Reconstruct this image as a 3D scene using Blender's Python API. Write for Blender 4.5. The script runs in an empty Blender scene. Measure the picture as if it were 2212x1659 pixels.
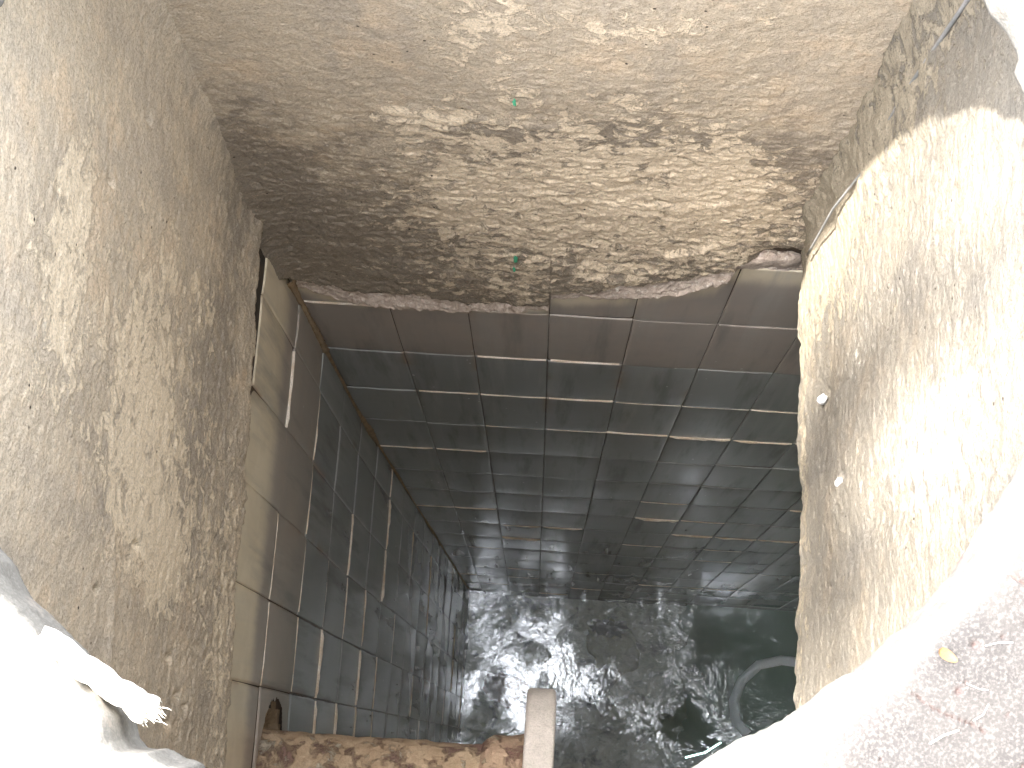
import bpy, math, random
import numpy as np
from mathutils import Matrix, Vector
random.seed(7); RNG = np.random.RandomState(11)
S = bpy.context.scene; COL = S.collection
PI = math.pi

# ---------------------------------------------------------------- camera
cam = bpy.data.cameras.new('camera'); camo = bpy.data.objects.new('camera', cam); COL.objects.link(camo)
def unit(v): v = np.array(v, float); return v/np.linalg.norm(v)
FPX = 3200.0; CW, CH = 2212.0, 1659.0
_d = unit([46, 785.5, FPX]); _b = -(_d[0]+.058*_d[1])/_d[2]; _h = unit([1, .058, _b]); _t = np.cross(_d, _h)
if _t[1] > 0: _t = -_t
RW = np.array([_h, _t, -_d])                 # columns: camera axes (right, down, forward) in world
right, up, back = RW[:, 0], -RW[:, 1], -RW[:, 2]
M = Matrix(((right[0], up[0], back[0], 0), (right[1], up[1], back[1], 0), (right[2], up[2], back[2], 0), (0, 0, 0, 1)))
camo.matrix_world = M
cam.sensor_width = 36; cam.lens = FPX/CW*36; cam.clip_start = .02; cam.clip_end = 900
S.camera = camo
S.render.resolution_x, S.render.resolution_y = 1024, 768

# ---------------------------------------------------------------- sky, sun, exposure
w = bpy.data.worlds.new("World"); S.world = w; w.use_nodes = True
nt = w.node_tree; bg = nt.nodes['Background']
sky = nt.nodes.new('ShaderNodeTexSky'); sky.sky_type = 'NISHITA'; sky.sun_disc = False
SUN = unit([-1, .05, 2.75])
sky.sun_elevation = math.asin(SUN[2]); sky.sun_rotation = math.atan2(SUN[0], SUN[1])
sky.air_density = 1; sky.dust_density = 2.5
hs = nt.nodes.new('ShaderNodeHueSaturation'); hs.inputs['Saturation'].default_value = .3; nt.links.new(sky.outputs[0], hs.inputs['Color']); nt.links.new(hs.outputs[0], bg.inputs[0]); bg.inputs[1].default_value = .145
sl = bpy.data.lights.new('sun', 'SUN'); sl.energy = 2.0; sl.angle = math.radians(1.1); sl.color = (1, .96, .91)
so = bpy.data.objects.new('sun', sl); COL.objects.link(so)
so.rotation_euler = Vector(SUN).to_track_quat('Z', 'Y').to_euler()
S.view_settings.view_transform = 'Standard'; S.view_settings.look = 'None'
S.view_settings.gamma = 1; S.view_settings.exposure = 4.24
S.render.engine = 'CYCLES'
S.cycles.use_denoising = True; S.cycles.max_bounces = 14; S.cycles.diffuse_bounces = 10
S.cycles.glossy_bounces = 6; S.cycles.sample_clamp_indirect = 8; S.cycles.transparent_max_bounces = 12
S.cycles.caustics_reflective = False; S.cycles.caustics_refractive = False

# ---------------------------------------------------------------- noise
class Noise:
    def __init__(s, seed): s.g = np.random.RandomState(seed).rand(256, 256)
    def v(s, x, y):
        xi = np.floor(x).astype(int); yi = np.floor(y).astype(int); fx = x-xi; fy = y-yi
        fx = fx*fx*fx*(fx*(fx*6-15)+10); fy = fy*fy*fy*(fy*(fy*6-15)+10); g = s.g
        a = g[xi % 256, yi % 256]; b = g[(xi+1) % 256, yi % 256]; c = g[xi % 256, (yi+1) % 256]; d = g[(xi+1) % 256, (yi+1) % 256]
        return (a*(1-fx)+b*fx)*(1-fy)+(c*(1-fx)+d*fx)*fy
    def f(s, x, y, o=5, gain=.5):
        x = np.asarray(x, float); y = np.asarray(y, float); r = 0; a = 1; t = 0
        for i in range(o):
            r = r+a*s.v(x*2**i+17.3*i, y*2**i-9.1*i); t += a; a *= gain
        return r/t*2-1
def sstep(a, b, x): t = np.clip((x-a)/(b-a), 0, 1); return t*t*(3-2*t)
def blob(U, Z, u, z, ru, rz): return np.exp(-(((U-u)/ru)**2+((Z-z)/rz)**2))

# ---------------------------------------------------------------- mesh helpers
def mesh_obj(name, V, F, mat, parent=None, smooth=True, attrs=None):
    me = bpy.data.meshes.new(name); me.from_pydata([tuple(map(float, v)) for v in V], [], F)
    if attrs:
        for k, a in attrs.items():
            at = me.attributes.new(k, 'FLOAT', 'POINT'); at.data.foreach_set('value', np.ascontiguousarray(a, dtype=np.float32))
    if smooth: me.polygons.foreach_set('use_smooth', [True]*len(me.polygons))
    me.materials.append(mat); me.update()
    o = bpy.data.objects.new(name, me); COL.objects.link(o)
    if parent: o.parent = parent; o.matrix_parent_inverse = Matrix.Translation(-Vector(parent.location))
    return o
def grid(P, keep=None, flip=False):
    """P: (n,m,3) array -> verts, faces; keep: (n-1,m-1) bool"""
    n, m = P.shape[:2]; idx = np.arange(n*m).reshape(n, m)
    q = np.stack([idx[:-1, :-1], idx[1:, :-1], idx[1:, 1:], idx[:-1, 1:]], -1)
    if flip: q = q[..., ::-1]
    q = q[keep] if keep is not None else q.reshape(-1, 4)
    return P.reshape(-1, 3), q.tolist()
def thing(name, label, cat, loc=(0, 0, 0), group=None):
    o = bpy.data.objects.new(name, None); COL.objects.link(o); o.location = loc; o.empty_display_size = .1
    o['label'] = label; o['category'] = cat
    if group: o['group'] = group
    return o
def tag(o, label, cat, group=None):
    o['label'] = label; o['category'] = cat
    if group: o['group'] = group
    return o
def struct(o): o['kind'] = 'structure'; return o
class MB:
    def __init__(s): s.V = []; s.F = []
    def add(s, V, F):
        k = len(s.V); s.V += [tuple(map(float, v)) for v in V]; s.F += [tuple(i+k for i in f) for f in F]
    def obj(s, name, mat, parent=None, smooth=True): return mesh_obj(name, s.V, s.F, mat, parent, smooth)

# ---------------------------------------------------------------- materials
class Mat:
    def __init__(s, name, rough=.8, spec=.3):
        s.m = bpy.data.materials.new(name); s.m.use_nodes = True; s.t = s.m.node_tree; s.b = s.t.nodes['Principled BSDF']
        s.b.inputs['Roughness'].default_value = rough; s.b.inputs['Specular IOR Level'].default_value = spec
        s.co = s.n('ShaderNodeTexCoord').outputs['Object']
    def n(s, k, **kw):
        x = s.t.nodes.new(k)
        for a, b in kw.items(): setattr(x, a, b)
        return x
    def l(s, a, b): s.t.links.new(a, b)
    def noise(s, scale, det=4, rough=.6, stretch=None, dist=0, w=0):
        t = s.n('ShaderNodeTexNoise'); t.inputs['Scale'].default_value = scale; t.inputs['Detail'].default_value = det
        t.inputs['Roughness'].default_value = rough; t.inputs['Distortion'].default_value = dist
        mp2 = s.n('ShaderNodeMapping'); mp2.inputs['Location'].default_value = (w, w*1.7, w*.3); s.l(s.co, mp2.inputs[0])
        if stretch: mp2.inputs['Scale'].default_value = stretch
        s.l(mp2.outputs[0], t.inputs['Vector'])
        return t.outputs['Fac']
    def attr(s, a): return s.n('ShaderNodeAttribute', attribute_name=a).outputs['Fac']
    def math(s, op, a, b=None, clamp=False):
        x = s.n('ShaderNodeMath', operation=op, use_clamp=clamp)
        for i, v in enumerate((a, b)):
            if v is None: continue
            if isinstance(v, (int, float)): x.inputs[i].default_value = v
            else: s.l(v, x.inputs[i])
        return x.outputs[0]
    def map(s, v, a, b, c=0, d=1, smooth=True):
        x = s.n('ShaderNodeMapRange', interpolation_type='SMOOTHSTEP' if smooth else 'LINEAR'); s.l(v, x.inputs[0])
        for i, q in enumerate((a, b, c, d)): x.inputs[i+1].default_value = q
        return x.outputs[0]
    def mix(s, f, a, b):
        x = s.n('ShaderNodeMix', data_type='RGBA')
        for i, v in ((0, f), (6, a), (7, b)):
            if isinstance(v, (int, float)): x.inputs[i].default_value = v
            elif isinstance(v, tuple): x.inputs[i].default_value = (*v, 1)
            else: s.l(v, x.inputs[i])
        return x.outputs[2]
    def bump(s, h, dist, strength=1, prev=None):
        x = s.n('ShaderNodeBump'); x.inputs['Distance'].default_value = dist; x.inputs['Strength'].default_value = strength
        s.l(h, x.inputs['Height'])
        if prev: s.l(prev, x.inputs['Normal'])
        return x.outputs[0]
    def done(s, col=None, nrm=None, rough=None):
        if col is not None:
            if isinstance(col, tuple): s.b.inputs['Base Color'].default_value = (*col, 1)
            else: s.l(col, s.b.inputs['Base Color'])
        if nrm is not None: s.l(nrm, s.b.inputs['Normal'])
        if rough is not None: s.l(rough, s.b.inputs['Roughness'])
        return s.m

def plaster_mat(name, base, tan, dark, pale, gain=1.0):
    k = Mat(name, .92, .2)
    fine = k.noise(230, 4, .8); med = k.noise(60, 5, .65, w=3); big = k.noise(7, 5, .6, w=9); fl = k.noise(26, 6, .72, dist=.6, w=5)
    # patches where the skim coat has flaked: crisp ragged boundaries
    tm = k.map(k.math('ADD', k.attr('tan'), k.math('MULTIPLY', k.math('SUBTRACT', fl, .5), 2.2)), .42, .62)
    dm = k.map(k.math('ADD', k.attr('dark'), k.math('MULTIPLY', k.math('SUBTRACT', k.noise(18, 6, .7, dist=.4, w=14), .5), 2.0)), .35, .85)
    pm = k.map(k.math('ADD', k.attr('pale'), k.math('MULTIPLY', k.math('SUBTRACT', k.noise(40, 5, .7, w=21), .5), 1.8)), .5, .75)
    c = k.mix(k.map(big, .35, .65), base, tuple(x*.86+.012 for x in base))
    c = k.mix(k.math('MULTIPLY', k.map(med, .4, .7), .35), c, tuple(x*y for x, y in zip(base, (1.25, 1.2, 1.12))))
    st = k.noise(13, 5, .65, stretch=(1, 1, .22), w=50)
    c = k.mix(k.math('MULTIPLY', k.map(st, .42, .7), .55), c, tuple(x*y for x, y in zip(base, (.72, .74, .80))))
    c = k.mix(k.math('MULTIPLY', k.map(k.noise(9, 5, .65, w=61), .5, .68), .5), c, tuple(x*y for x, y in zip(base, (1.22, 1.12, 1.02))))
    c = k.mix(k.math('MULTIPLY', dm, .8), c, dark)
    c = k.mix(k.math('MULTIPLY', tm, .8), c, tan)
    c = k.mix(k.math('MULTIPLY', pm, .85), c, pale)
    c = k.mix(k.map(fine, .42, .68, .0, .8), c, k.mix(.5, c, (.03, .025, .02)))
    c = k.mix(k.math('MULTIPLY', k.map(k.noise(300, 2, .5, w=31), .66, .74), .6), c, pale)
    vo = k.n('ShaderNodeTexVoronoi'); vo.inputs['Scale'].default_value = 34; k.l(k.co, vo.inputs['Vector'])
    pit = k.math('MULTIPLY', k.map(vo.outputs['Distance'], .09, .05), k.map(k.noise(5, 2, .5, w=40), .52, .58))
    c = k.mix(pit, c, (.05, .038, .03))
    nb = k.bump(k.math('ADD', k.math('MULTIPLY', tm, .5), k.math('SUBTRACT', med, pit)), .004, .9)
    nb = k.bump(k.noise(190, 4, .7, w=2), .003, .9, nb)
    nb = k.bump(fine, .0016, .8, nb)
    return k.done(c, nb)
m_back = plaster_mat('sandy_plaster_back', (.55, .46, .345), (.82, .68, .50), (.25, .21, .165), (.72, .64, .52))
m_left = plaster_mat('sandy_plaster_left', (.63, .54, .415), (.84, .72, .54), (.36, .315, .26), (.75, .68, .55))
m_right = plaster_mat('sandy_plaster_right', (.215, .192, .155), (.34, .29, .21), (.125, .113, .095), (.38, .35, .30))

def tile_mat():
    k = Mat('glazed_tile', .25, .5)
    tn = k.attr('top'); rnd = k.attr('rnd'); dep = k.attr('deposit'); eg = k.attr('edge')
    n1 = k.noise(9, 4, .6); n2 = k.noise(30, 4, .6, stretch=(1, 1, .12), w=4)
    c = k.mix(rnd, (.31, .315, .305), (.37, .375, .36))
    c = k.mix(k.math('MULTIPLY', tn, 1.0), c, k.mix(k.map(n1, .35, .65), (.44, .38, .325), (.40, .355, .31)))
    c = k.mix(k.map(k.math('ADD', dep, k.math('MULTIPLY', k.math('SUBTRACT', n2, .5), .5)), .25, .8), c, k.mix(k.map(n1, .4, .6), (.86, .76, .58), (.80, .70, .52)))
    c = k.mix(k.math('MULTIPLY', k.map(n2, .45, .7), .12), c, (.34, .33, .30))
    st = k.noise(17, 5, .6, stretch=(1, 1, .05), w=15); c = k.mix(k.math('MULTIPLY', k.map(st, .52, .72), .28), c, (.50, .49, .45)); c = k.mix(k.math('MULTIPLY', k.map(k.noise(14, 5, .6, stretch=(1, 1, .1), w=25), .5, .7), .4), c, (.10, .095, .085))
    # rust-brown halo beside joints
    c = k.mix(k.math('MULTIPLY', k.math('MULTIPLY', eg, k.map(k.noise(4, 3, .5, w=8), .5, .65)), .7), c, (.30, .17, .09))
    c = k.mix(k.math('MULTIPLY', k.math('MULTIPLY', k.attr('halo'), k.map(k.noise(3, 3, .5, w=18), .45, .65)), .30), c, (.55, .54, .50))  # pale glow by the joints: reflected light painted into the colour
    vo = k.n('ShaderNodeTexVoronoi'); vo.inputs['Scale'].default_value = 21; vo.inputs['Randomness'].default_value = 1
    mp = k.n('ShaderNodeMapping'); mp.inputs['Scale'].default_value = (1, 1, .5); k.l(k.co, mp.inputs[0]); k.l(mp.outputs[0], vo.inputs['Vector'])
    sp = k.math('MULTIPLY', k.map(vo.outputs['Distance'], .09, .06), k.map(k.noise(3, 2, .5, w=6), .56, .6))
    c = k.mix(sp, c, (.6, .6, .56))
    r = k.math('ADD', k.map(k.noise(2, 2, .5, w=70), .3, .7, .13, .22), k.math('MULTIPLY', k.math('MAXIMUM', dep, tn), .22))
    nb = k.bump(k.noise(5, 2, .5, w=12), .004, .35)
    return k.done(c, nb, r)
m_tile = tile_mat()
def simple(name, c1, c2, scale=20, rough=.85, bump=.003, bs=120, spec=.3, stretch=None, c3=None):
    k = Mat(name, rough, spec); f = k.map(k.noise(scale, 6, .68, stretch=stretch, dist=.3), .38, .62)
    c = k.mix(f, c1, c2)
    if c3: c = k.mix(k.map(k.noise(scale*1.7, 6, .7, w=11, stretch=stretch, dist=.5), .55, .66), c, c3)
    c = k.mix(k.map(k.noise(bs*2.5, 3, .7, w=2), .35, .8, 0, .45), c, k.mix(.6, c, (.03, .025, .02)))
    nb = k.bump(k.noise(bs*.3, 5, .7, w=7), bump, .8); nb = k.bump(k.noise(bs, 4, .7), bump*.6, .9, nb)
    return k.done(c, nb)
m_grout = simple('joint_grout', (.90, .82, .70), (.76, .62, .46), 14, .7, .001)
m_joint = simple('dark_joint', (.05, .042, .035), (.13, .09, .06), 6, .8, .001)
m_mortar = simple('broken_mortar', (.68, .57, .48), (.52, .42, .34), 45, .95, .008, 130, c3=(.80, .74, .66))
m_mortar2 = simple('tan_mortar', (.42, .30, .18), (.30, .22, .14), 24, .95, .006, 160)
m_floor = simple('concrete', (.3, .27, .22), (.2, .18, .15), 3, .9, .004, 60)

# ---------------------------------------------------------------- layout
YB, XL, XR, YF = 1.003, -.621, .475, -.62      # tiled back wall, tiled left wall, neck right face, neck front face
ZTOP, ZNECK, ZFLOOR, ZW = -1.30, -2.80, -10.30, -10.08
XT, YT = 3.4, -1.9                              # far right and front walls of the tank
ROWS = [-2.96, -3.393, -3.822]+[-3.822-.437*i for i in range(1, 16)]
BEDGE = [(-.66, -3.19), (-.618, -3.199), (-.545, -3.284), (-.483, -3.309), (-.333, -3.325), (-.224, -3.326), (-.023, -3.301), (-.0205, -3.213), (.08, -3.18), (.176, -3.147), (.264, -3.103), (.357, -3.0), (.36, -2.95), (.50, -2.925), (.9, -2.9), (2.7, -2.9)]
LEDGE = [(-.8, -2.95), (-.076, -2.932), (.08, -2.935), (.283, -2.893), (.465, -2.887), (.6, -2.86), (.742, -2.854), (.882, -2.836), (.94, -2.80), (1.02, -2.77)]
def interp(pts, x): a = np.array(pts); return np.interp(x, a[:, 0], a[:, 1])
def left_x(z): return XL+np.clip(-(z+4.6), 0, 9)*.0235

def flaky(n, u, z, cell=.03):
    """layered, scale-like roughness of weathered render"""
    a = n.f(u/(cell*1.6), z/cell, 5, .55); t = a*3.2; return (np.floor(t)+sstep(.55, 1, t-np.floor(t)))/3.2

# ---- back wall
back_wall = thing('back_wall', 'far wall of the shaft, flaking tan plaster above rows of dark glazed tiles', 'wall', (0, YB+.02, -3))
def plaster_back():
    n = Noise(1); n2 = Noise(2)
    u = np.linspace(-.66, .56, 560); v = np.linspace(0, 1, 560)
    U, V = np.meshgrid(u, v, indexing='ij')
    ze = interp(BEDGE, U)+.075+.035*n.f(U*5, U*0+3, 3)+n.f(U*22, U*0, 4)*.02+n2.f(U*90, U*0, 3)*.009
    Z = ZTOP+V*(-3.12-ZTOP)+V**9*(ze+3.12)
    low = sstep(-2.0, -2.75, Z)
    patch = sstep(-.15, .35, n.f(U*3+5, Z*2.2, 4)+blob(U, Z, .1, -2.45, .5, .5)*.5)
    fl_ = flaky(n, U*.9, Z*1.1, .0095); cav = (fl_*3.2) % 1 < .45  # cav: low flake steps, crevice shade put into the colour
    d = n.f(U*2.5, Z*1.5, 3)*.012 + fl_*(.0004+.0018*low+.0010*patch)+n2.f(U*9, Z*20, 5)*.0035*low + n2.f(U*70, Z*60, 3)*.0016*(1+low)
    for (a, b, w_, z0, dep) in ((-.36, .05, .004, -2.27, .006), (-.30, -.05, .004, -2.83, .006), (.02, .34, .005, -2.62, .007), (-.2, .3, .005, -2.99, .008), (.0, .2, .005, -3.05, .012), (.16, .34, .005, -2.87, .012)):
        zz = z0+n.f(U*9+z0, U*0+z0, 4)*.07; m = sstep(a, a+.06, U)*sstep(b, b-.06, U)
        d -= dep*m*np.exp(-((Z-zz)/(w_*2.2))**2); d += dep*.8*m*np.exp(-((Z-zz-.02)/.02)**2)
    d += .004*sstep(.25, 0, (Z-ze))*(1+n.f(U*12, Z*10, 3))
    d += .02*sstep(.93, 1, V)*0
    hole = blob(U, Z, .455, -2.86, .05, .045); d -= .05*hole
    Y = YB-.012-d
    # soft rounded corners into the side walls
    cl = np.exp(-(U+.615)/.03); Y = Y-.02*np.clip(cl, 0, 1.2)
    P = np.stack([U, Y, Z], -1)
    lip = P[:, -1:].copy(); lip[..., 1] = YB+.004; lip[..., 2] += .012; P = np.concatenate([P, lip], 1)
    ext = lambda a: np.concatenate([a, a[:, -1:]], 1).ravel()
    tan = .12+.42*blob(U, Z, 0, -2.5, .55, .5)+.25*blob(U, Z, -.28, -2.28, .1, .07)+.3*blob(U, Z, .12, -1.9, .3, .06)+.3*low+.4*blob(U, Z, .27, -2.45, .07, .18)+.3*blob(U, Z, -.15, -1.9, .06, .15)-.5*blob(U, Z, -.5, -2.5, .2, .7)-.3*blob(U, Z, .42, -2.1, .2, .3)
    dark = .12+.4*low+.55*blob(U, Z, -.05, -2.3, .14, .10)+.5*blob(U, Z, .22, -2.3, .2, .12)+.5*blob(U, Z, .12, -2.75, .25, .08)+.4*blob(U, Z, -.56, -2.5, .1, .5)+.45*blob(U, Z, .45, -2.7, .1, .4)+.3*blob(U, Z, -.3, -2.9, .3, .15)+.25*blob(U, Z, .05, -2.1, .3, .05)+.22*cav*low+.35*sstep(.22, .04, Z-ze)+.3*blob(U, Z, -.1, -2.35, .3, .09)
    pale = .02+.5*blob(U, Z, -.228, -2.66, .03, .02)+.5*blob(U, Z, .276, -1.96, .02, .02)+.6*blob(U, Z, .263, -2.077, .03, .02)+.4*blob(U, Z, -.02, -1.95, .03, .02)+.25*blob(U, Z, .0, -1.86, .4, .06)
    V_, F = grid(P, flip=False)
    return mesh_obj('plaster', V_, F, m_back, back_wall, attrs=dict(tan=ext(tan), dark=ext(dark), pale=ext(pale)))
plaster_back()

def tiles(name, Pf, us, rows, n_out, parent, deposit, hole=None, seed=0, smax=1.0):
    """Pf(u,z,d)->xyz ; every tile slightly cushioned, tipped and proud or shy of its neighbours"""
    rg = np.random.RandomState(seed); Vs = []; Fs = []; A = dict(top=[], rnd=[], deposit=[], edge=[], halo=[]); base = 0
    prof = np.array([0, .0012, .0035, .012, .035]); drop = np.array([-.004, -.0004, .0, .0004, .0007])
    for ri in range(len(rows)-1):
        z1, z0 = rows[ri], rows[ri+1]
        for ci in range(len(us)-1):
            a, b = us[ci]+.0006, us[ci+1]-.0006; lo, hi = z0+.002, z1-.002
            if b-a < .02: continue
            near = hole and abs((a+b)/2-hole[0]) < .3 and abs((lo+hi)/2-hole[1]) < .45
            if near:
                gu = np.linspace(a, b, 60); gz = np.linspace(lo, hi, 90)
            else:
                w_, h_ = b-a, hi-lo
                gu = a+np.concatenate([prof, [w_/2], (w_-prof)[::-1]]); gz = lo+np.concatenate([prof, [h_/3, 2*h_/3], (h_-prof)[::-1]])
            U, Z = np.meshgrid(gu, gz, indexing='ij')
            eu = np.minimum(U-a, b-U); ez = np.minimum(Z-lo, hi-Z)
            d = np.interp(eu, prof, drop)+np.interp(ez, prof, drop)
            d0 = rg.uniform(0, .0022); tu = rg.normal(0, .0075)*smax; tz = rg.normal(0, .006)*smax
            d = d+d0+tu*(U-(a+b)/2)+tz*(Z-(lo+hi)/2)-.0009*((2*(U-a)/(b-a)-1)**2+(2*(Z-lo)/(hi-lo)-1)**2)
            P = Pf(U, Z, d)
            keep = None
            if near:
                rr = np.hypot(U-hole[0], (Z-hole[1])); an = np.arctan2(Z-hole[1], U-hole[0])
                nn = Noise(91); lim = hole[2]*(1+.16*nn.f(an*2.2+9, an*0, 4)+.05*nn.f(U*60, Z*60, 2)) 
                k = rr > lim; keep = k[:-1, :-1] & k[1:, 1:] & k[1:, :-1]
            v, f = grid(P, keep, n_out); f = [[i+base for i in q] for q in f]
            Vs.append(v); Fs += f; base += len(v); m = len(v)
            A['top'].append(np.full(m, 1.0 if ri < 2 else 0.0)*(1 if ri < 2 else 0)); A['rnd'].append(np.full(m, rg.rand()))
            A['deposit'].append(deposit(U, Z).ravel())
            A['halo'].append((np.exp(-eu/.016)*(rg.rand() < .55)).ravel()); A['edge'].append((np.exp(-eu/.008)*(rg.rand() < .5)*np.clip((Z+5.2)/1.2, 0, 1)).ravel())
    return mesh_obj(name, np.concatenate(Vs), Fs, m_tile, parent, attrs={k: np.concatenate(v) for k, v in A.items()})
zdeep = lambda z: z < -5.8
def joints(Pf, us, rows, n_out, parent, seed, hole=None, thick=1.0):
    rg = np.random.RandomState(seed)
    u = np.linspace(us[0], us[-1], 160); z = np.linspace(rows[0]+.25, rows[-1], 240); U, Z = np.meshgrid(u, z, indexing='ij')
    keep = None
    if hole:
        k = np.hypot(U-hole[0], Z-hole[1]) > hole[2]; keep = k[:-1, :-1] & k[1:, 1:]
    v, f = grid(Pf(U, Z, U*0-.0035), keep, n_out)
    mesh_obj('mortar_bed', v, f, m_joint, parent)
    mb = MB(); n = Noise(seed+5)
    for ri in range(1, len(rows)-1):
        run = 0
        for ci in range(len(us)-1):
            if run <= 0:
                run = rg.randint(1, 4); p = rg.choice([0, .0012, .0025, .005, .008], p=[.46, .24, .15, .10, .05])*thick
            run -= 1
            if zdeep(rows[ri]) and rg.rand() < .55: continue
            if p == 0: continue
            a, b = us[ci]+rg.uniform(0, .01), us[ci+1]-rg.uniform(0, .01); uu = np.linspace(a, b, 26)
            if hole and np.hypot((a+b)/2-hole[0], rows[ri]-hole[1]) < hole[2]+.12: continue
            taper = np.clip(np.minimum(uu-a, b-uu)/.02, .3, 1); pp = p*taper*(1+.6*n.f(uu*25, uu*0+ri, 3)); zc = rows[ri]
            L = [(zc+.0035, uu*0-.004), (zc+.001, pp*.8+.0012), (zc-.002, pp+.0012), (zc-.006, uu*0-.002)]
            P = np.stack([Pf(uu, uu*0+zz, dd) for zz, dd in L], 1); v, f = grid(P, None, not n_out); mb.add(v, f)
    return mb.obj('joint_grout', m_grout, parent)
us_b = [-.621, -.407, -.217, -.022, .178, .379, .579]+[.579+.2*i for i in range(1, 11)]
Pb = lambda U, Z, d: np.stack([U, YB-d+U*0, Z+U*0], -1)
nb_ = Noise(33)
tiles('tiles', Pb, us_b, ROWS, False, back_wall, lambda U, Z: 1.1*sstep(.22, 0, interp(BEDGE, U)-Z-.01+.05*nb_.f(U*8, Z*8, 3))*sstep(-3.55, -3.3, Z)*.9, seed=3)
joints(Pb, us_b, ROWS, False, back_wall, 21)
def mortar_strip():
    # broken bedding mortar showing under the plaster's lower edge
    n = Noise(8); u = np.linspace(-.60, .52, 420); v = np.linspace(0, 1, 40); U, V = np.meshgrid(u, v, indexing='ij')
    Vp = np.clip(V/.8, 0, 1); low_e = interp(BEDGE, U)-.015+.02*n.f(U*18, U*0, 4)+.05*blob(U, U*0, .08, 0, .07, 1)*0
    th_ = (.018+.009*n.f(U*7+3, U*0, 3)+.004*n.f(U*60, U*0, 3))*(1-.6*sstep(-.45, -.56, U))*sstep(.375, .35, U)
    Z = low_e+(1-Vp)*(.075+.02*n.f(U*11, U*0+4, 3))-(V > .8)*(V-.8)*.06
    d = th_*(.12+.88*sstep(0, 1, Vp))*(1-sstep(.82, 1, V)*1.15)+.006*n.f(U*34, V*5, 5)+.003*n.f(U*110, V*14, 3)
    P = np.stack([U, YB-d, Z], -1); v_, f = grid(P); mesh_obj('broken_mortar', v_, f, m_mortar, back_wall)
    # loose lump jammed in the right-hand corner
    import itertools
    mb = MB()
    for (cx, cz, r) in ((.385, -2.905, .03), (.42, -2.89, .027), (.455, -2.895, .026)):
        th = np.linspace(0, 2*PI, 25); ph = np.linspace(0, PI, 15); T, Q = np.meshgrid(th, ph, indexing='ij')
        rr = r*(1+.25*n.f(np.cos(T)*2+cx*50, Q*2+np.sin(T), 4)); P = np.stack([cx+1.3*rr*np.cos(T)*np.sin(Q), YB-.0-rr*.55*np.sin(T)*np.sin(Q), cz+1.6*rr*np.cos(Q)], -1)
        v_, f = grid(P); mb.add(v_, f)
    mb.obj('mortar_lump', m_mortar, back_wall)
mortar_strip()
k = Mat('green_paint', .7); m_green = k.done((.08, .42, .24))
for (x, z, r) in ((-.095, -2.90, .010), (-.098, -2.965, .006), (-.088, -2.136, .0055)):
    n = Noise(int(abs(z*100))); th = np.linspace(0, 2*PI, 22)[:-1]; rr = r*(1+.6*n.f(np.cos(th)*2, np.sin(th)*2, 3))
    V = [(x, YB-.0215-.012, z)]+[(x+a*.55*math.cos(t), YB-.0215-.010, z+a*2.3*math.sin(t)) for a, t in zip(rr, th)]
    mesh_obj('paint_speck', V, [(0, i+1, (i+1) % 21+1) for i in range(21)], m_green, back_wall)

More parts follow.
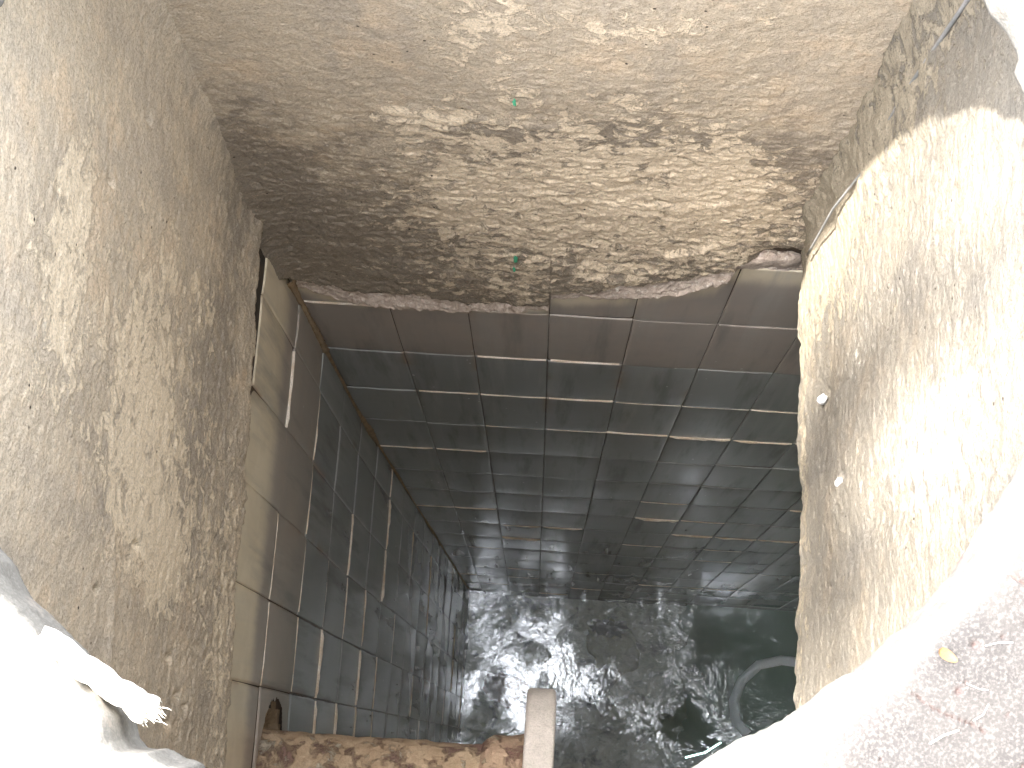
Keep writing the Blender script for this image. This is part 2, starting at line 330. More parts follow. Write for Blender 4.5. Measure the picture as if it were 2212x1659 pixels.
# ---- left wall
left_wall = thing('left_wall', 'left wall of the shaft, sandy plaster over tan-stained dark tiles', 'wall', (XL-.02, .4, -3))
HOLE = (-.095, -3.60, .175)
def plaster_left():
    n = Noise(4); n2 = Noise(5)
    u = np.linspace(-.68, 1.02, 560); v = np.linspace(0, 1, 420); U, V = np.meshgrid(u, v, indexing='ij')
    ze = interp(LEDGE, U)+n.f(U*16, U*0, 4)*.02+n2.f(U*70, U*0, 3)*.008
    Z = ZTOP+V*(ze-ZTOP); low = sstep(-2.2, -2.75, Z)
    d = n.f(U*2.2, Z*1.4, 3)*.010+flaky(n, U, Z, .0095)*(.0008+.0026*low)+n2.f(U*70, Z*60, 3)*.0015*(1+.6*low)
    # shallow trowelled ridge and a few pits
    rz = -2.12+.35*(U-.1)+.03*n.f(U*6, U*0, 2); d += .004*np.exp(-((Z-rz)/.02)**2)*sstep(.3, .22, U)*sstep(-.1, 0, U)
    for (a, b, r) in ((.844, -1.977, .006), (.046, -2.546, .008), (.106, -2.466, .007), (.027, -2.442, .006), (.03, -2.60, .005), (.171, -2.022, .005), (.254, -2.19, .006), (.696, -1.849, .004), (.0, -2.5, .006)):
        d -= .012*blob(U, Z, a, b, r, r*2.6)
    d += .006*sstep(.2, 0, Z-ze)*(1+n.f(U*12, Z*10, 3))
    X = XL+.016+d+.035*np.clip(np.exp(-(1.0-U)/.05), 0, 1)*sstep(-2.7, -2.2, Z)
    P = np.stack([X, U, Z], -1); lip = P[:, -1:].copy(); lip[..., 0] = XL-.004; lip[..., 2] += .012; P = np.concatenate([P, lip], 1)
    ext = lambda a: np.concatenate([a, a[:, -1:]], 1).ravel()
    tan = .12+.2*blob(U, Z, .4, -2.0, .35, .5)+.45*blob(U, Z, .5, -1.72, .12, .12)+.5*blob(U, Z, .66, -1.72, .08, .08)+.6*blob(U, Z, .25, -2.35, .08, .12)+.5*blob(U, Z, .45, -2.15, .3, .2)+.45*blob(U, Z, .1, -2.85, .25, .12)+.35*blob(U, Z, .3, -2.6, .3, .3)+.3*blob(U, Z, .7, -2.45, .06, .15)-.3*blob(U, Z, .05, -2.1, .15, .5)
    dark = .12+.55*blob(U, Z, .45, -2.45, .3, .14)+.4*blob(U, Z, .35, -2.0, .15, .2)+.5*blob(U, Z, .7, -2.6, .3, .14)+.3*blob(U, Z, .3, -2.75, .25, .08)+.3*blob(U, Z, .02, -2.5, .05, .2)+.4*blob(U, Z, .98, -2.3, .1, .6)+.1*low+.5*blob(U, Z, .62, -1.36, .06, .07)
    pale = .02+.7*blob(U, Z, .449, -1.675, .035, .012)+.5*blob(U, Z, .381, -1.695, .03, .008)+.5*blob(U, Z, .18, -1.92, .006, .006)
    V_, F = grid(P, flip=True)
    mesh_obj('plaster', V_, F, m_left, left_wall, attrs=dict(tan=ext(tan), dark=ext(dark), pale=ext(pale)))
plaster_left()
us_l = [-1.6+.2*i for i in range(0, 8)]+[.095, .29, .492, .688, .885, 1.003]; us_l = sorted(set([round(x, 3) for x in us_l if x < .05] + us_l[8:]))
us_l = [-1.7, -1.5, -1.3, -1.1, -.9, -.7, -.5, -.3, -.1, .095, .29, .492, .688, .885, 1.003]
Pl = lambda U, Z, d: np.stack([left_x(Z)+d+U*0, U+Z*0, Z+U*0], -1)
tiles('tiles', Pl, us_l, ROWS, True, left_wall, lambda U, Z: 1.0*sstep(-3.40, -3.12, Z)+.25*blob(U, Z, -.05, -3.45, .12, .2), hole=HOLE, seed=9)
joints(Pl, us_l, ROWS, True, left_wall, 44, hole=(HOLE[0], HOLE[1], .15), thick=1.15)
def corner_bead():
    n = Noise(12); z = np.concatenate([np.linspace(-3.2, -4.4, 160), np.linspace(-4.4, -9.9, 260)]); th = np.linspace(0, 2*PI, 9)
    Z, T = np.meshgrid(z, th, indexing='ij')
    amt = np.where(Z > -3.83, 1.0, .55)*(.75+.5*n.f(Z*3, Z*0, 2)); amt = amt+.9*blob(Z*0, Z, 0, -4.85, 1, .16)+.8*blob(Z*0, Z, 0, -3.22, 1, .07)
    r = .011*np.clip(amt, .12, 2.2)*(1+.35*n.f(Z*45, T, 3))
    P = np.stack([left_x(Z)+.003+r*np.cos(T), YB-.003+r*np.sin(T), Z], -1); v, f = grid(P, None, True)
    mesh_obj('corner_mortar', v, f, m_mortar2, left_wall)
corner_bead()
def pipe_cavity():
    n = Noise(60); cy, cz = HOLE[0], HOLE[1]
    # ragged mortar ring between broken tiles and the dark cavity
    t = np.linspace(0, 2*PI, 160); s = np.linspace(0, 1, 26); T, Q = np.meshgrid(t, s, indexing='ij')
    r = .24-(.118+.02*n.f(np.cos(T)*2.5, np.sin(T)*2.5, 4))*Q
    X = XL-.0065+.010*n.f(np.cos(T)*r*30, np.sin(T)*r*30, 5)*sstep(0, .4, Q)*.8-.03*sstep(.75, 1, Q)
    P = np.stack([X, cy+r*np.cos(T), cz+r*np.sin(T)], -1)
    a = P[:, -1:].copy(); a[..., 0] -= .10; b = a.copy(); b[..., 1] = cy; b[..., 2] = cz; P = np.concatenate([P, a, b], 1)
    v, f = grid(P); mesh_obj('broken_hole_edge', v, f, m_mortar2, left_wall)
pipe_cavity()

# ---- right wall of the neck
right_wall = thing('right_wall', 'right wall of the neck, sunlit sandy plaster ending in a ragged lower edge', 'wall', (XR+.1, .4, -2.8))
def plaster_right():
    n = Noise(14); n2 = Noise(15)
    y = np.linspace(-.68, 1.02, 560); v = np.linspace(0, 1, 400); U, V = np.meshgrid(y, v, indexing='ij')
    ze = ZNECK+n.f(U*7, U*0, 3)*.02
    Z = ZTOP+V*(ze-ZTOP)
    d = n.f(U*2.2, Z*1.4, 3)*.012+n.f(U*14, Z*9, 4)*.0035+n2.f(U*60, Z*50, 3)*.0016+.004*sstep(.3, 0, Z-ze)*n.f(U*14, Z*6, 3)+flaky(n2, U, Z, .011)*.0016
    for (a, b, r) in ((.632, -2.524, .010), (.458, -2.369, .009), (.286, -2.454, .004), (.79, -2.05, .004)): d -= .016*blob(U, Z, a, b, r, r*2)
    d += .012*sstep(-1.0, -.95, -np.abs(U-.74-.1*(Z+2.5)))*0
    X = XR-d+n.f(U*6+3, U*0, 3)*.006*sstep(-2.5, -2.8, Z)+n2.f(U*40, U*0, 3)*.003*sstep(-2.7, -2.8, Z)
    # lump in the back corner
    X = X-.036*np.clip(np.exp(-(.985-U)/.07), 0, 1)*(1+.45*n.f(U*14, Z*11, 5))*sstep(-2.78, -2.55, Z)
    P = np.stack([X, U, Z], -1)
    l1 = P[:, -1:].copy(); l1[..., 0] += .02; l1[..., 2] -= .012; l2 = l1.copy(); l2[..., 0] = XR+.25; P = np.concatenate([P, l1, l2], 1)
    ext = lambda a: np.concatenate([a, a[:, -1:], a[:, -1:]], 1).ravel()
    tan = .05+.55*blob(U, Z, .85, -2.5, .12, .35)+.35*blob(U, Z, .5, -2.75, .5, .06)+.15+.45*sstep(.80, .93, U)  # last term paints the shaded far-corner strip lighter
    dark = .18+.12*blob(U, Z, .97, -2.2, .06, .8)+.25*blob(U, Z, .45, -2.4, .25, .2)+.2*blob(U, Z, .35, -1.9, .2, .2)
    pale = .22+.35*blob(U, Z, .36, -1.75, .15, .25)+.3*blob(U, Z, .7, -1.75, .1, .15)+.25*blob(U, Z, .4, -2.0, .1, .5)+.3*blob(U, Z, .65, -2.25, .06, .25)
    v_, f = grid(P); mesh_obj('plaster', v_, f, m_right, right_wall, attrs=dict(tan=ext(tan), dark=ext(dark), pale=ext(pale)))
plaster_right()

# ---- hidden surround: front of the neck, tank roof, far tank walls, floor
def sheet(name, pts, mat, parent=None): return mesh_obj(name, pts, [tuple(range(len(pts)))], mat, parent, smooth=False)
front_wall = thing('front_wall', 'plastered front face of the neck under the near rim', 'wall', (0, YF, -2))
n = Noise(70); U, Z = np.meshgrid(np.linspace(-.66, .56, 60), np.linspace(ZTOP, ZNECK, 60), indexing='ij')
v, f = grid(np.stack([U, YF+n.f(U*6, Z*5, 4)*.01, Z], -1), None, True)
mesh_obj('plaster', v, f, m_right, front_wall, attrs=dict(tan=U.ravel()*0+.2, dark=U.ravel()*0+.1, pale=U.ravel()*0))
tank = thing('tank_shell', 'hidden roof slab and far walls enclosing the tiled tank', 'tank', (1, 0, -6))
m_shell = simple('tank_render', (.42, .37, .29), (.34, .30, .24), 5, .9, .003, 60)
def quadsheet(name, p, mat, par): return sheet(name, p, mat, par)
OC, OR = (2.05, -.75), .50                      # unseen opening added to let daylight into the tank
gx, gy = np.meshgrid(np.linspace(-.7, XT, 120), np.linspace(YT, YB+.05, 90), indexing='ij')
kp = (np.hypot(gx-OC[0], gy-OC[1]) > OR-.02) & ~((gx < XR+.15) & (gy > YF-.03)); kp = kp[:-1, :-1] | kp[1:, 1:]
v, f = grid(np.stack([gx, gy, gx*0+ZNECK+.002], -1), kp); mesh_obj('roof_slab', v, f, m_shell, tank, False)
T, Q = np.meshgrid(np.linspace(0, 2*PI, 49), [0, 1, 2, 3], indexing='ij')
R_ = np.choose(Q.astype(int), [OR, OR, OR+.12, OR+.12]); Zc = np.choose(Q.astype(int), [ZNECK-.05, -1.12, -1.12, -1.3])
v, f = grid(np.stack([OC[0]+R_*np.cos(T), OC[1]+R_*np.sin(T), Zc], -1)); mesh_obj('added_light_shaft', v, f, m_shell, tank)
sheet('side_wall', [(XT, YT, ZNECK+.1), (XT, YT, ZFLOOR-.1), (XT, YB+.05, ZFLOOR-.1), (XT, YB+.05, ZNECK+.1)], m_shell, tank)
sheet('side_wall', [(-.7, YT, ZNECK+.1), (-.7, YT, ZFLOOR-.1), (XT, YT, ZFLOOR-.1), (XT, YT, ZNECK+.1)], m_shell, tank)

# ---------------------------------------------------------------- floor sludge, water, debris
def sludge():
    n = Noise(80); n2 = Noise(81); U, V = np.meshgrid(np.linspace(-.7, XT, 420), np.linspace(YT, YB+.02, 300), indexing='ij')
    fold = 1-np.abs(n.f(U*1.6, V*1.6+4, 4)); d = .05*n.f(U*1.3, V*1.3, 4)+.05*sstep(.75, 1, fold)+.018*n2.f(U*9, V*9, 4)
    P = np.stack([U, V, ZFLOOR+.10+d], -1); v, f = grid(P)
    k = Mat('olive_sludge', .55, .5)
    a = k.noise(2.2, 6, .65, dist=.8); b = k.noise(9, 5, .65, w=4, dist=.5)
    c = k.mix(k.map(a, .38, .6), (.26, .27, .21), (.40, .39, .29)); c = k.mix(k.map(b, .5, .68), c, (.09, .095, .085)); c = k.mix(k.map(k.noise(5, 5, .6, w=9), .6, .7), c, (.30, .27, .16))
    sx = k.n('ShaderNodeSeparateXYZ'); k.l(k.co, sx.inputs[0]); c = k.mix(k.map(k.math('ADD', sx.outputs[0], k.math('MULTIPLY', k.noise(1.5, 4, .6, w=30), .6)), 1.0, 1.9, 0, .75), c, (.40, .47, .44))
    m = k.done(c, k.bump(b, .03, .8)); return struct(mesh_obj('floor', v, f, m))
sludge()
def water():
    n = Noise(85); U, V = np.meshgrid(np.linspace(-.7, XT, 220), np.linspace(-1.6, YB+.02, 160), indexing='ij')
    P = np.stack([U, V, ZW+U*0], -1); v, f = grid(P)
    k = Mat('water', .08, .5); t = k.t
    g = k.n('ShaderNodeBsdfGlossy'); g.inputs['Roughness'].default_value = .02; g.inputs['Color'].default_value = (.9, .95, 1, 1)
    tr = k.n('ShaderNodeBsdfTransparent'); tr.inputs['Color'].default_value = (.85, .9, .86, 1)
    df = k.n('ShaderNodeBsdfDiffuse'); sx = k.n('ShaderNodeSeparateXYZ'); k.l(k.co, sx.inputs[0])
    n1 = k.noise(2.6, 6, .62, dist=.7); mk = k.map(k.math('ADD', sx.outputs[0], k.math('MULTIPLY', k.noise(1.4, 4, .6, w=30), .9)), .6, 2.0)
    c = k.mix(k.map(n1, .36, .62), (.14, .14, .10), (.38, .37, .27)); c = k.mix(k.map(k.noise(3.2, 5, .6, w=3), .52, .66), c, (.09, .09, .085)); c = k.mix(mk, c, (.30, .41, .38)); k.l(c, df.inputs['Color'])
    m0 = k.n('ShaderNodeMixShader'); k.l(k.map(sx.outputs[0], -.4, 1.6, .10, .70), m0.inputs[0]); k.l(tr.outputs[0], m0.inputs[1]); k.l(df.outputs[0], m0.inputs[2])
    mx = k.n('ShaderNodeMixShader'); mx.inputs[0].default_value = .14
    msk = k.map(k.noise(1.7, 4, .55, w=5), .44, .60, .12, 1); hgt = k.math('MULTIPLY', k.math('MULTIPLY', k.noise(32, 3, .6, dist=.3), msk), k.map(sx.outputs[0], .5, 1.5, 1, .22))
    nb = k.bump(k.noise(2.2, 3, .5, dist=.3, w=8), .014, 1); nb = k.bump(hgt, .014, 1, nb); k.l(nb, g.inputs['Normal'])
    k.l(m0.outputs[0], mx.inputs[1]); k.l(g.outputs[0], mx.inputs[2]); k.l(mx.outputs[0], t.nodes['Material Output'].inputs['Surface'])
    return struct(mesh_obj('water', v, f, k.m))
water()
def tube(path, r, n=12, noise=None, closed_ends=True):
    path = [np.array(p, float) for p in path]; m = len(path); R = r if hasattr(r, '__len__') else [r]*m; V = []
    for i, p in enumerate(path):
        t = unit(path[min(i+1, m-1)]-path[max(i-1, 0)]); a = unit(np.cross(t, [.13, .31, 1.0] if abs(t[2]) < .9 else [1, .2, 0])); b = np.cross(t, a)
        for j in range(n):
            q = 2*PI*j/n; rr = R[i]*(1+(noise(i, j) if noise else 0)); V.append(p+rr*(a*math.cos(q)+b*math.sin(q)))
    F = [(i*n+j, i*n+(j+1) % n, (i+1)*n+(j+1) % n, (i+1)*n+j) for i in range(m-1) for j in range(n)]
    if closed_ends: F += [tuple(range(n))[::-1], tuple((m-1)*n+j for j in range(n))]
    return V, F
m_hose = simple('bluish_hose', (.85, .92, .97), (.75, .85, .92), 5, .5, .001)
arc = [(1.80, .66), (1.62, .67), (1.47, .63), (1.36, .52), (1.31, .38), (1.33, .25), (1.42, .16)]
P = []
for i in range(len(arc)-1):
    for s in np.linspace(0, 1, 8)[:-1]: P.append((arc[i][0]*(1-s)+arc[i+1][0]*s, arc[i][1]*(1-s)+arc[i+1][1]*s, ZW-.022))
V, F = tube(P, .040, 12); tag(mesh_obj('hose', V, F, m_hose), 'pale blue-grey hose curving through the water at the tank bottom, lower right', 'hose')
def lump(name, c, r, mat, label, cat, seed, flat=.5, group=None, parent=None, amp=.35, q=(36, 20)):
    n = Noise(seed); th = np.linspace(0, 2*PI, q[0]); ph = np.linspace(0.001, PI-.001, q[1]); T, Q = np.meshgrid(th, ph, indexing='ij')
    x, y, z = np.cos(T)*np.sin(Q), np.sin(T)*np.sin(Q), np.cos(Q); k = 1+amp*(n.f(x*1.7+z, y*1.7+5, 4)+n.f(z*1.7, x*1.7+9, 4))
    P = np.stack([c[0]+r[0]*x*k, c[1]+r[1]*y*k, c[2]+r[2]*z*k], -1); v, f = grid(P, None, True)
    o = mesh_obj(name, v, f, mat, parent)
    return tag(o, label, cat, group) if label else o
m_dark = simple('wet_dark_stone', (.035, .035, .038), (.06, .055, .05), 12, .35, .003, 60, spec=.6)
m_cloth = simple('olive_rag', (.26, .24, .13), (.20, .19, .11), 12, .8, .003, 60)
m_red = simple('red_brown_brick', (.17, .07, .05), (.11, .05, .04), 12, .7, .003, 60)
lump('stone', (.44, .40, ZW-.10), (.10, .13, .06), m_dark, 'dark wet stone at the tank bottom right of the flange', 'stone', 101, amp=.8)
lump('stone', (.46, .82, ZW-.10), (.11, .06, .05), m_dark, 'dark wet stone near the foot of the tiled back wall', 'stone', 102, amp=.8)
lump('rag', (.48, .66, ZW-.10), (.11, .14, .012), m_cloth, 'olive yellow rag lying in the shallow water between two dark stones', 'rag', 103, amp=1.1)
lump('brick_lump', (-.2, .38, ZW-.11), (.16, .12, .07), m_red, 'reddish brown lump in dark water left of the flange', 'brick', 104)

# ---------------------------------------------------------------- rusty pipe with flange
PY, PZ, PR = -.108, -3.60, .108
pipe = thing('rusty_pipe', 'thick scaly rusted pipe leaving the left tiled wall, ending in a flange', 'pipe', (-.35, PY, PZ))
def rust_mat(name, A, B, C, D):
    k = Mat(name, .85, .3); a = k.noise(15, 7, .7, dist=.4); b = k.noise(17, 8, .72, dist=.4, w=5); c_ = k.noise(20, 8, .75, w=11, dist=.4)
    c = k.mix(k.map(a, .4, .6), A, B); mb_ = k.map(b, .50, .62); mc = k.map(c_, .56, .63)
    c = k.mix(mb_, c, C); c = k.mix(mc, c, D); c = k.mix(k.map(k.noise(300, 3, .7), .4, .8, 0, .5), c, k.mix(.6, c, (.05, .03, .02)))
    nb = k.bump(k.math('ADD', k.math('MULTIPLY', mc, .6), k.math('SUBTRACT', a, mb_)), .006, .9); nb = k.bump(k.noise(120, 4, .7), .003, .8, nb); return k.done(c, nb)
m_rust = rust_mat('scaly_rust', (.46, .33, .21), (.55, .41, .27), (.29, .18, .14), (.62, .53, .40))
m_rust2 = rust_mat('scaly_rust_collar', (.56, .40, .27), (.50, .34, .24), (.34, .20, .155), (.66, .55, .38))
m_flange = simple('weathered_flange', (.72, .65, .58), (.64, .58, .51), 16, .9, .004, 110, c3=(.78, .71, .64))
def revolve(prof, mat, name, seed, amp):
    n = Noise(seed); xs, rs = [], []
    for i in range(len(prof)-1):
        (x0, r0), (x1, r1) = prof[i], prof[i+1]; m = max(2, int(math.hypot(x1-x0, r1-r0)/.004))
        for s in np.linspace(0, 1, m, endpoint=False): xs.append(x0+(x1-x0)*s); rs.append(r0+(r1-r0)*s)
    xs.append(prof[-1][0]); rs.append(prof[-1][1]); T, X = np.meshgrid(np.linspace(0, 2*PI, 150), xs, indexing='ij'); R = np.broadcast_to(np.array(rs), T.shape)
    d = amp*(n.f(X*22, np.cos(T)*2.2+np.sin(T)*1.1, 5)+.5*n.f(X*60+np.sin(T)*6, np.cos(T)*6, 3)); R2 = R+d*np.clip(R/.05, 0, 1)
    P = np.stack([X+d*.3, PY+R2*np.cos(T), PZ+R2*np.sin(T)], -1); v, f = grid(P); return mesh_obj(name, v, f, mat, pipe)
revolve([(-.73, PR*1.04), (-.60, PR*1.03), (-.5, PR), (-.11, PR)], m_rust, 'pipe_body', 201, .0045)
revolve([(-.125, PR-.004), (-.112, PR+.012), (-.095, PR+.022), (-.06, PR+.023), (-.025, PR+.03), (-.015, PR+.03)], m_rust2, 'collar', 202, .0035)
revolve([(-.022, .02), (-.022, .236), (-.019, .243), (-.013, .246), (.038, .246), (.045, .243), (.047, .236), (.047, .001)], m_flange, 'flange', 203, .0012)

# ---------------------------------------------------------------- slab with the round opening
def slab():
    CX, CY = -.06, .386
    rim = [(-.56, .50), (-.535, .57), (-.507, .62), (-.46, .70), (-.38, .80), (-.2, .86), (0, .87), (.2, .82), (.32, .72), (.358, .668), (.366, .648), (.378, .628), (.387, .608), (.383, .596), (.391, .576), (.394, .568), (.425, .50), (.44, .42), (.425, .33), (.388, .259), (.349, .198), (.338, .181), (.329, .161), (.307, .134), (.296, .121), (.275, .101), (.259, .084), (.241, .07), (.219, .057), (.203, .043), (.19, .033), (.16, .015), (.121, -.008), (.118, -.10), (.115, -.25), (.08, -.42), (-.06, -.47), (-.20, -.42), (-.245, -.25), (-.252, -.10), (-.255, -.03), (-.269, -.026), (-.281, -.018), (-.30, -.018), (-.308, -.012), (-.314, .005), (-.323, .016), (-.349, .04), (-.361, .053), (-.384, .071), (-.406, .09), (-.423, .115), (-.438, .128), (-.446, .143), (-.50, .22), (-.55, .35)]  # near side cut wider out of view, added to let in daylight
    A = np.array(rim)*(1.30/1.20); CX, CY = -.065, .418; ang = np.arctan2(A[:, 1]-CY, A[:, 0]-CX) % (2*PI); rad = np.hypot(A[:, 0]-CX, A[:, 1]-CY); o = np.argsort(ang); ang, rad = ang[o], rad[o]
    N = 1500; th = np.linspace(0, 2*PI, N); R0 = np.interp(th, ang, rad, period=2*PI)
    n = Noise(300); n2 = Noise(301); R0 = R0+.0022*n.f(np.cos(th)*14, np.sin(th)*14, 4)+.001*n2.f(np.cos(th)*60, np.sin(th)*60, 3)
    # profile: (outward offset, z)  inner face -> rounded lip -> flat top
    prof = [(.12, -1.305), (.03, -1.303), (.006, -1.300), (.001, -1.296), (.0, -1.29), (.0, -1.28), (-.001, -1.27), (.0, -1.26), (.001, -1.25), (.0, -1.24), (.001, -1.23), (.002, -1.22), (.003, -1.212), (.005, -1.204), (.009, -1.198), (.015, -1.194), (.022, -1.1915), (.03, -1.190)]
    q = list(prof)+[(.03+x, -1.190) for x in np.concatenate([np.arange(.0015, .30, .0016), np.geomspace(.31, 1.2, 30)])]
    q = np.array(q); T, OF = np.meshgrid(th, q[:, 0], indexing='ij'); ZZ = np.broadcast_to(q[:, 1], T.shape).copy(); RR = R0[:, None]+OF
    smooth_r = np.interp(th, ang, rad, period=2*PI)
    far = sstep(.25, .8, OF); RR = RR*(1-far)+(OF+.46)*far
    X = CX+RR*np.cos(T); Y = CY+RR*np.sin(T); top = sstep(.004, .02, OF)*(ZZ > -1.203)
    lft = sstep(.0, -.2, X)*sstep(.45, .2, Y)           # lumpy plaster side
    h = n.f(X*5, Y*5, 4)*.004+n.f(X*22, Y*22, 4)*(.0016+.006*lft)+n2.f(X*90, Y*90, 3)*(.0005+.0012*lft)
    pits = np.zeros_like(X); rg = np.random.RandomState(5)
    for _ in range(150):
        a, b = rg.uniform(.02, .75), rg.uniform(-.25, .3); r = rg.choice([.0012, .0018, .0028], p=[.5, .35, .15]); pits += np.exp(-((X-a)**2+(Y-b)**2)/r**2)
    for _ in range(60):
        a, b = rg.uniform(-.8, -.3), rg.uniform(-.15, .2); r = rg.choice([.0015, .0022]); pits += np.exp(-((X-a)**2+(Y-b)**2)/r**2)
    pits = np.clip(pits, 0, 1)
    def seg(pts, wd):
        dd = np.full(X.shape, 9.0)
        wob = .0025*n2.f(X*70, Y*70, 3); Xw, Yw = X+wob, Y-wob
        for (x0, y0), (x1, y1) in zip(pts, pts[1:]):
            L = (x1-x0)**2+(y1-y0)**2; t = np.clip(((Xw-x0)*(x1-x0)+(Yw-y0)*(y1-y0))/L, 0, 1); dd = np.minimum(dd, np.hypot(Xw-x0-t*(x1-x0), Yw-y0-t*(y1-y0)))
        return np.exp(-(dd/wd)**2)
    cr = CRACKS(seg)
    h -= .005*pits+.0045*cr
    Z = ZZ+h*top-0*T; sidew = (1-top)*(ZZ > -1.299)
    X = X+np.cos(T)*.003*n.f(T*16, ZZ*30, 4)*sidew; Y = Y+np.sin(T)*.003*n.f(T*16, ZZ*30, 4)*sidew
    lipm = sstep(.022, .006, OF*(ZZ > -1.25)+.008*n.f(X*9, Y*9, 3))
    # bright skim on the lip and on the whole left side
    pale = np.clip(np.maximum(lipm, lft), 0, 1)
    P = np.stack([X, Y, Z], -1); v, f = grid(P, None, True)
    k = Mat('slab_cement', .9, .2); a = k.noise(12, 5, .6); b = k.noise(45, 5, .65, w=4)
    base = k.mix(k.map(a, .35, .65), (.078, .070, .0635), (.062, .056, .052)); base = k.mix(k.math('MULTIPLY', k.map(k.noise(26, 5, .7, w=7), .56, .66), .5), base, (.12, .11, .105))
    white = k.mix(k.map(b, .4, .7), (.135, .127, .112), (.105, .098, .086)); white = k.mix(k.math('MULTIPLY', k.map(k.noise(16, 5, .7, w=17), .57, .66), .45), white, (.24, .20, .165))
    c = k.mix(k.attr('pale'), base, white); c = k.mix(k.attr('pit'), c, (.13, .09, .08)); c = k.mix(k.math('MULTIPLY', k.map(k.noise(350, 2, .6), .4, .75), .25), c, (.3, .27, .24))
    nb = k.bump(b, .003, .7); nb = k.bump(k.noise(260, 4, .7), .0013, .8, nb)
    o = mesh_obj('cement_cover', v, f, k.done(c, nb), attrs=dict(pale=pale.ravel(), pit=np.clip(pits+cr*.8, 0, 1).ravel()))
    return tag(o, 'thick cement cover with a rough round opening framing the shaft', 'manhole cover')
def CRACKS(seg):
    c = seg([(.10, -.045), (.145, -.02), (.165, -.006), (.178, .008), (.20, .02), (.214, .034), (.212, .05), (.205, .066)], .0012)
    c = np.maximum(c, seg([(.145, -.02), (.13, -.034), (.06, -.06)], .0022))
    c = np.maximum(c, seg([(.20, .02), (.216, .026), (.214, .04)], .0009)); c = np.maximum(c, seg([(.20, .052), (.222, .068), (.236, .06)], .0010))
    c = np.maximum(c, seg([(.295, .06), (.31, .05), (.35, .035)], .0008)); c = np.maximum(c, seg([(.37, .20), (.355, .17), (.385, .15), (.42, .16)], .0013))
    c = np.maximum(c, seg([(-.47, .0), (-.45, -.02), (-.43, -.015), (-.435, -.05)], .0018)); c = np.maximum(c, seg([(-.41, .03), (-.40, .015), (-.38, .01)], .0014))
    return c
slab()
# ground around the cover
n = Noise(310); rr = np.concatenate([np.arange(1.05, 3.5, .04), np.geomspace(3.6, 300, 22)]); T, R = np.meshgrid(np.linspace(0, 2*PI, 385), rr, indexing='ij')
X = R*np.cos(T)-.06; Y = R*np.sin(T)+.386; kp = np.hypot(X-OC[0], Y-OC[1]) > OR+.05; kp = kp[:-1, :-1] & kp[1:, 1:]
v, f = grid(np.stack([X, Y, -1.21+.03*n.f(X, Y, 3)*sstep(1.3, 3, R)], -1), kp, True)
struct(mesh_obj('ground', v, f, simple('dry_earth', (.34, .27, .19), (.26, .21, .15), 2, .95, .01, 30)))

# ---------------------------------------------------------------- small things
m_rope = simple('bleached_rope', (.80, .76, .68), (.70, .65, .56), 40, .9, .001, 300)
rope = thing('rope_end', 'frayed end of white twisted rope sticking out from the lower left rim', 'rope', (-.335, .03, -1.2))
mainp = [np.array([-.40, .062, -1.20]), np.array([-.376, .047, -1.205]), np.array([-.352, .031, -1.218]), np.array([-.333, .019, -1.23]), np.array([-.315, .009, -1.24])]
def sm(pts, m=8):
    o = []; 
    for i in range(len(pts)-1):
        for s in np.linspace(0, 1, m, endpoint=False): o.append(pts[i]*(1-s)+pts[i+1]*s)
    return o+[pts[-1]]
MP = sm(mainp); ax = unit([.07, -.045, 0]); sd = unit(np.cross(ax, [0, 0, 1]))
for st in range(3):
    pth = []
    for i, p in enumerate(MP):
        q = st*2*PI/3+i*.22; spread = .0052*(1+.5*max(0, i-24)/8); pth.append(p+spread*(math.cos(q)*sd+math.sin(q)*np.array([0, 0, 1])))
    n = Noise(400+st); V, F = tube(pth, [.0062]*len(pth), 14, lambda i, j: .12*math.sin(j*3.1+i*.9)); mesh_obj('strand', V, F, m_rope, rope)
mb = MB(); rg = np.random.RandomState(3)
for _ in range(220):
    a = MP[-2]+rg.normal(0, .0042, 3); b = a+ax*rg.uniform(.002, .008)+rg.normal(0, .0014, 3); V, F = tube([a, (a+b)/2+rg.normal(0, .0004, 3), b], [.0004, .0003, .0001], 4); mb.add(V, F)
mb.obj('frayed_fibres', m_rope, rope)

m_cord = simple('grey_cord', (.27, .26, .25), (.20, .20, .19), 12, .6, .0005)
pts = [np.array([XR-.009-(.016 if z < -2.3 else 0), y, z]) for y, z in ((.885, -1.31), (.899, -1.619), (.909, -1.748), (.921, -1.924), (.921, -2.07), (.911, -2.168), (.909, -2.351), (.909, -2.59))]
ps = sm(pts, 6); V, F = tube(ps, [.003 if p[2] > -2.1 else .0022 for p in ps], 8)
tag(mesh_obj('cord', V, F, m_cord), 'thin grey cord hanging down the right plaster wall beside the far corner', 'cord')
m_white = simple('white_fibre', (.72, .72, .72), (.6, .6, .6), 40, .9, .002, 200)
lump('wall_plug', (XR-.004, .624, -2.54), (.008, .008, .016), m_white, 'white fibre plug in the upper of two holes on the right wall', 'wall plug', 110, group='white plugs in holes of the right wall')
lump('wall_plug', (XR-.004, .450, -2.385), (.007, .008, .014), m_white, 'white fibre plug in the lower of two holes on the right wall', 'wall plug', 111, group='white plugs in holes of the right wall')
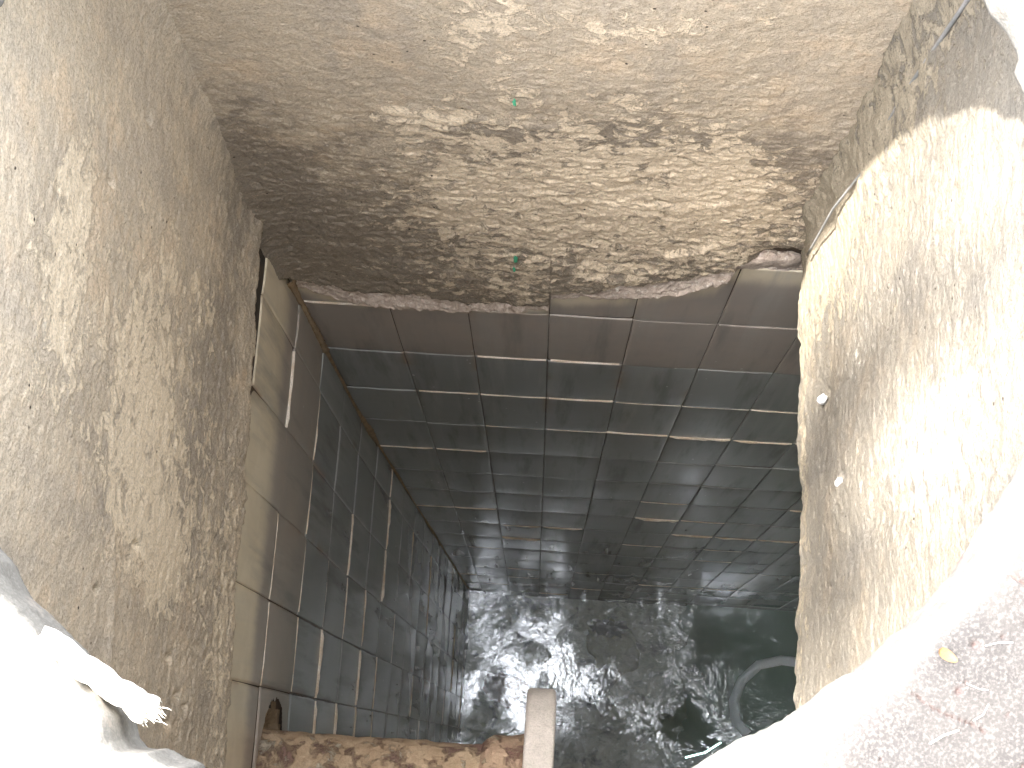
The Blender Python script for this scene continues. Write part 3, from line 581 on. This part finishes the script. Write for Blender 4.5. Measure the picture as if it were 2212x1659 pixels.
# dry leaf
m_leaf = simple('dry_leaf', (.30, .16, .07), (.24, .12, .05), 90, .7, .0006, 300)
U, V = np.meshgrid(np.linspace(-1, 1, 15), np.linspace(-1, 1, 7), indexing='ij'); a = -.55
lx = U*.0085; ly = V*.0042*np.sqrt(np.clip(1-U**2, 0, 1))*(1-.25*U); lz = .0016*V**2+.0015*U**2
P = np.stack([.3205+lx*math.cos(a)-ly*math.sin(a), .0905+lx*math.sin(a)+ly*math.cos(a), -1.1855+lz], -1)
Pt = np.concatenate([P, P[:, ::-1]-np.array([0, 0, .0008])], 1); v, f = grid(Pt, None, True); tag(mesh_obj('dry_leaf', v, f, m_leaf), 'small curled tan leaf lying alone on the pinkish cement cover', 'leaf')
m_straw = simple('straw', (.66, .60, .46), (.55, .50, .38), 60, .7, .0003, 300)
m_strawg = simple('green_straw', (.28, .52, .44), (.25, .45, .38), 60, .7, .0003, 300)
straws = [((.306, .022), (.329, .034), .0009, 'pale straw stalk, the thickest, on the cover below the dry leaf'), ((.335, .07), (.352, .066), .0005, 'thin bent straw right of the dry leaf on the cover'), ((.309, .101), (.322, .108), .0005, 'short thin straw just above the dry leaf on the cover'), ((.34, .042), (.352, .055), .0006, 'slanted straw piece near the lower right corner of the cover'), ((.35, .10), (.372, .104), .0005, 'thin straw near the right edge of the cover'), ((.135, -.012), (.155, .001), .0007, 'green fibre poking over the bright lower rim')]
for i, (p, q, r, lb) in enumerate(straws):
    p = np.array(p); q = np.array(q); z = -1.1855 if i < 5 else -1.184; dz = .001
    if i == 5: p = np.array([.118, .0]); q = np.array([.145, .013])
    mid = (p+q)/2+np.array([.0015, -.0018])*(1 if i % 2 else -.6)
    V, F = tube(sm([np.array([*p, z]), np.array([*mid, z+dz]), np.array([*q, z])], 5), r, 6)
    tag(mesh_obj('straw', V, F, m_strawg if i == 5 else m_straw), lb, 'straw', 'straw bits on the cover')

# ---------------------------------------------------------------- tree overhead: dapples the sun falling through the opening
tree = thing('tree', 'leafy tree reaching over the opening, outside the picture', 'tree', (-4.2, -1.4, -1.2))
m_bark = simple('bark', (.12, .09, .07), (.08, .06, .05), 8, .95, .01, 40)
m_foliage = simple('foliage', (.06, .09, .03), (.08, .11, .04), 8, .6, .001, 60)
V, F = tube(sm([np.array(p) for p in ((-4.2, -1.4, -1.25), (-4.1, -1.3, .6), (-3.7, -1.1, 1.8), (-2.9, -.7, 2.6), (-1.6, -.2, 3.2), (-.6, .2, 3.4))], 6), list(np.linspace(.16, .02, 31)), 10)
mesh_obj('trunk', V, F, m_bark, tree)
mb = MB(); rg = np.random.RandomState(12)
def shade(target, radius, count, t):
    """leaves along the sun ray through target (x,y,z)"""
    for _ in range(count):
        tt = t+rg.uniform(-.3, .3); c = np.array(target)+SUN*tt; o = rg.normal(0, 1, 3); o = o-SUN*(o@SUN); o = unit(o)*radius*math.sqrt(rg.rand()); c = c+o*(np.array([1, 1, 1]))
        a = unit(rg.normal(0, 1, 3)+np.array([0, 0, 0])); b = unit(np.cross(a, SUN+rg.normal(0, .3, 3))); L, W = rg.uniform(.03, .055), rg.uniform(.014, .024)
        nrm_ = np.cross(a, b)*.004
        mb.add([c-a*L, c-b*W+nrm_, c+a*L, c+b*W+nrm_], [(0, 1, 2, 3)])
for tg, r, ct in (((.42, .02, -1.19), .16, 260), ((.62, .30, -1.19), .16, 200), ((.30, -.14, -1.19), .16, 200), ((.75, 0, -1.19), .25, 300)): shade(tg, r, ct, 4.6)
SH = [((.475, y, z), r, c) for y, z, r, c in ((.50, -1.46, .045, 26), (.536, -1.61, .05, 30), (.568, -1.78, .055, 30), (.586, -1.97, .06, 34), (.593, -2.2, .07, 40), (.592, -2.46, .09, 50), (.50, -2.6, .11, 70), (.36, -2.62, .11, 70), (.2, -2.65, .13, 80), (.28, -2.2, .08, 22), (.30, -1.52, .05, 16), (.74, -2.6, .10, 30), (.45, -2.1, .35, 110))]
for tg, r, ct in SH: shade(tg, r, int(ct*.42), 8.5)
mesh_obj('crown', mb.V, mb.F, m_foliage, tree, smooth=False)

leaf_screen = thing('leaf_screen', 'unseen foliage added to keep skylight off the cover, outside the picture', 'leaf_screen', (1.3, -.2, -1.2))  # leaf mass added out of view to block skylight over the cover
V, F = tube(sm([np.array(p) for p in ((1.35, -.3, -1.22), (1.25, -.25, -.7), (1.0, -.15, -.1))], 5), [.02]*11, 8); mesh_obj('leaf_screen_stem', V, F, m_bark, leaf_screen)
mb = MB()
for _ in range(9000):
    c = np.array([rg.uniform(.0, 1.5), rg.uniform(-1.0, .55), rg.uniform(-1.1, .5)])
    if not ((c[0] > .47+.12*rg.rand() and c[1] < .35) or (c[1] < -.16-.1*rg.rand() and c[0] > .24)) or np.hypot(c[0], c[1]) > 1.35: continue
    a = unit(rg.normal(0, 1, 3)); b = unit(np.cross(a, rg.normal(0, 1, 3))); L, W = rg.uniform(.03, .06), rg.uniform(.015, .026); q = np.cross(a, b)*.004
    mb.add([c-a*L, c-b*W+q, c+a*L, c+b*W+q], [(0, 1, 2, 3)])
mesh_obj('foliage', mb.V, mb.F, m_foliage, leaf_screen, smooth=False)  # leaves of the added screen that blocks skylight
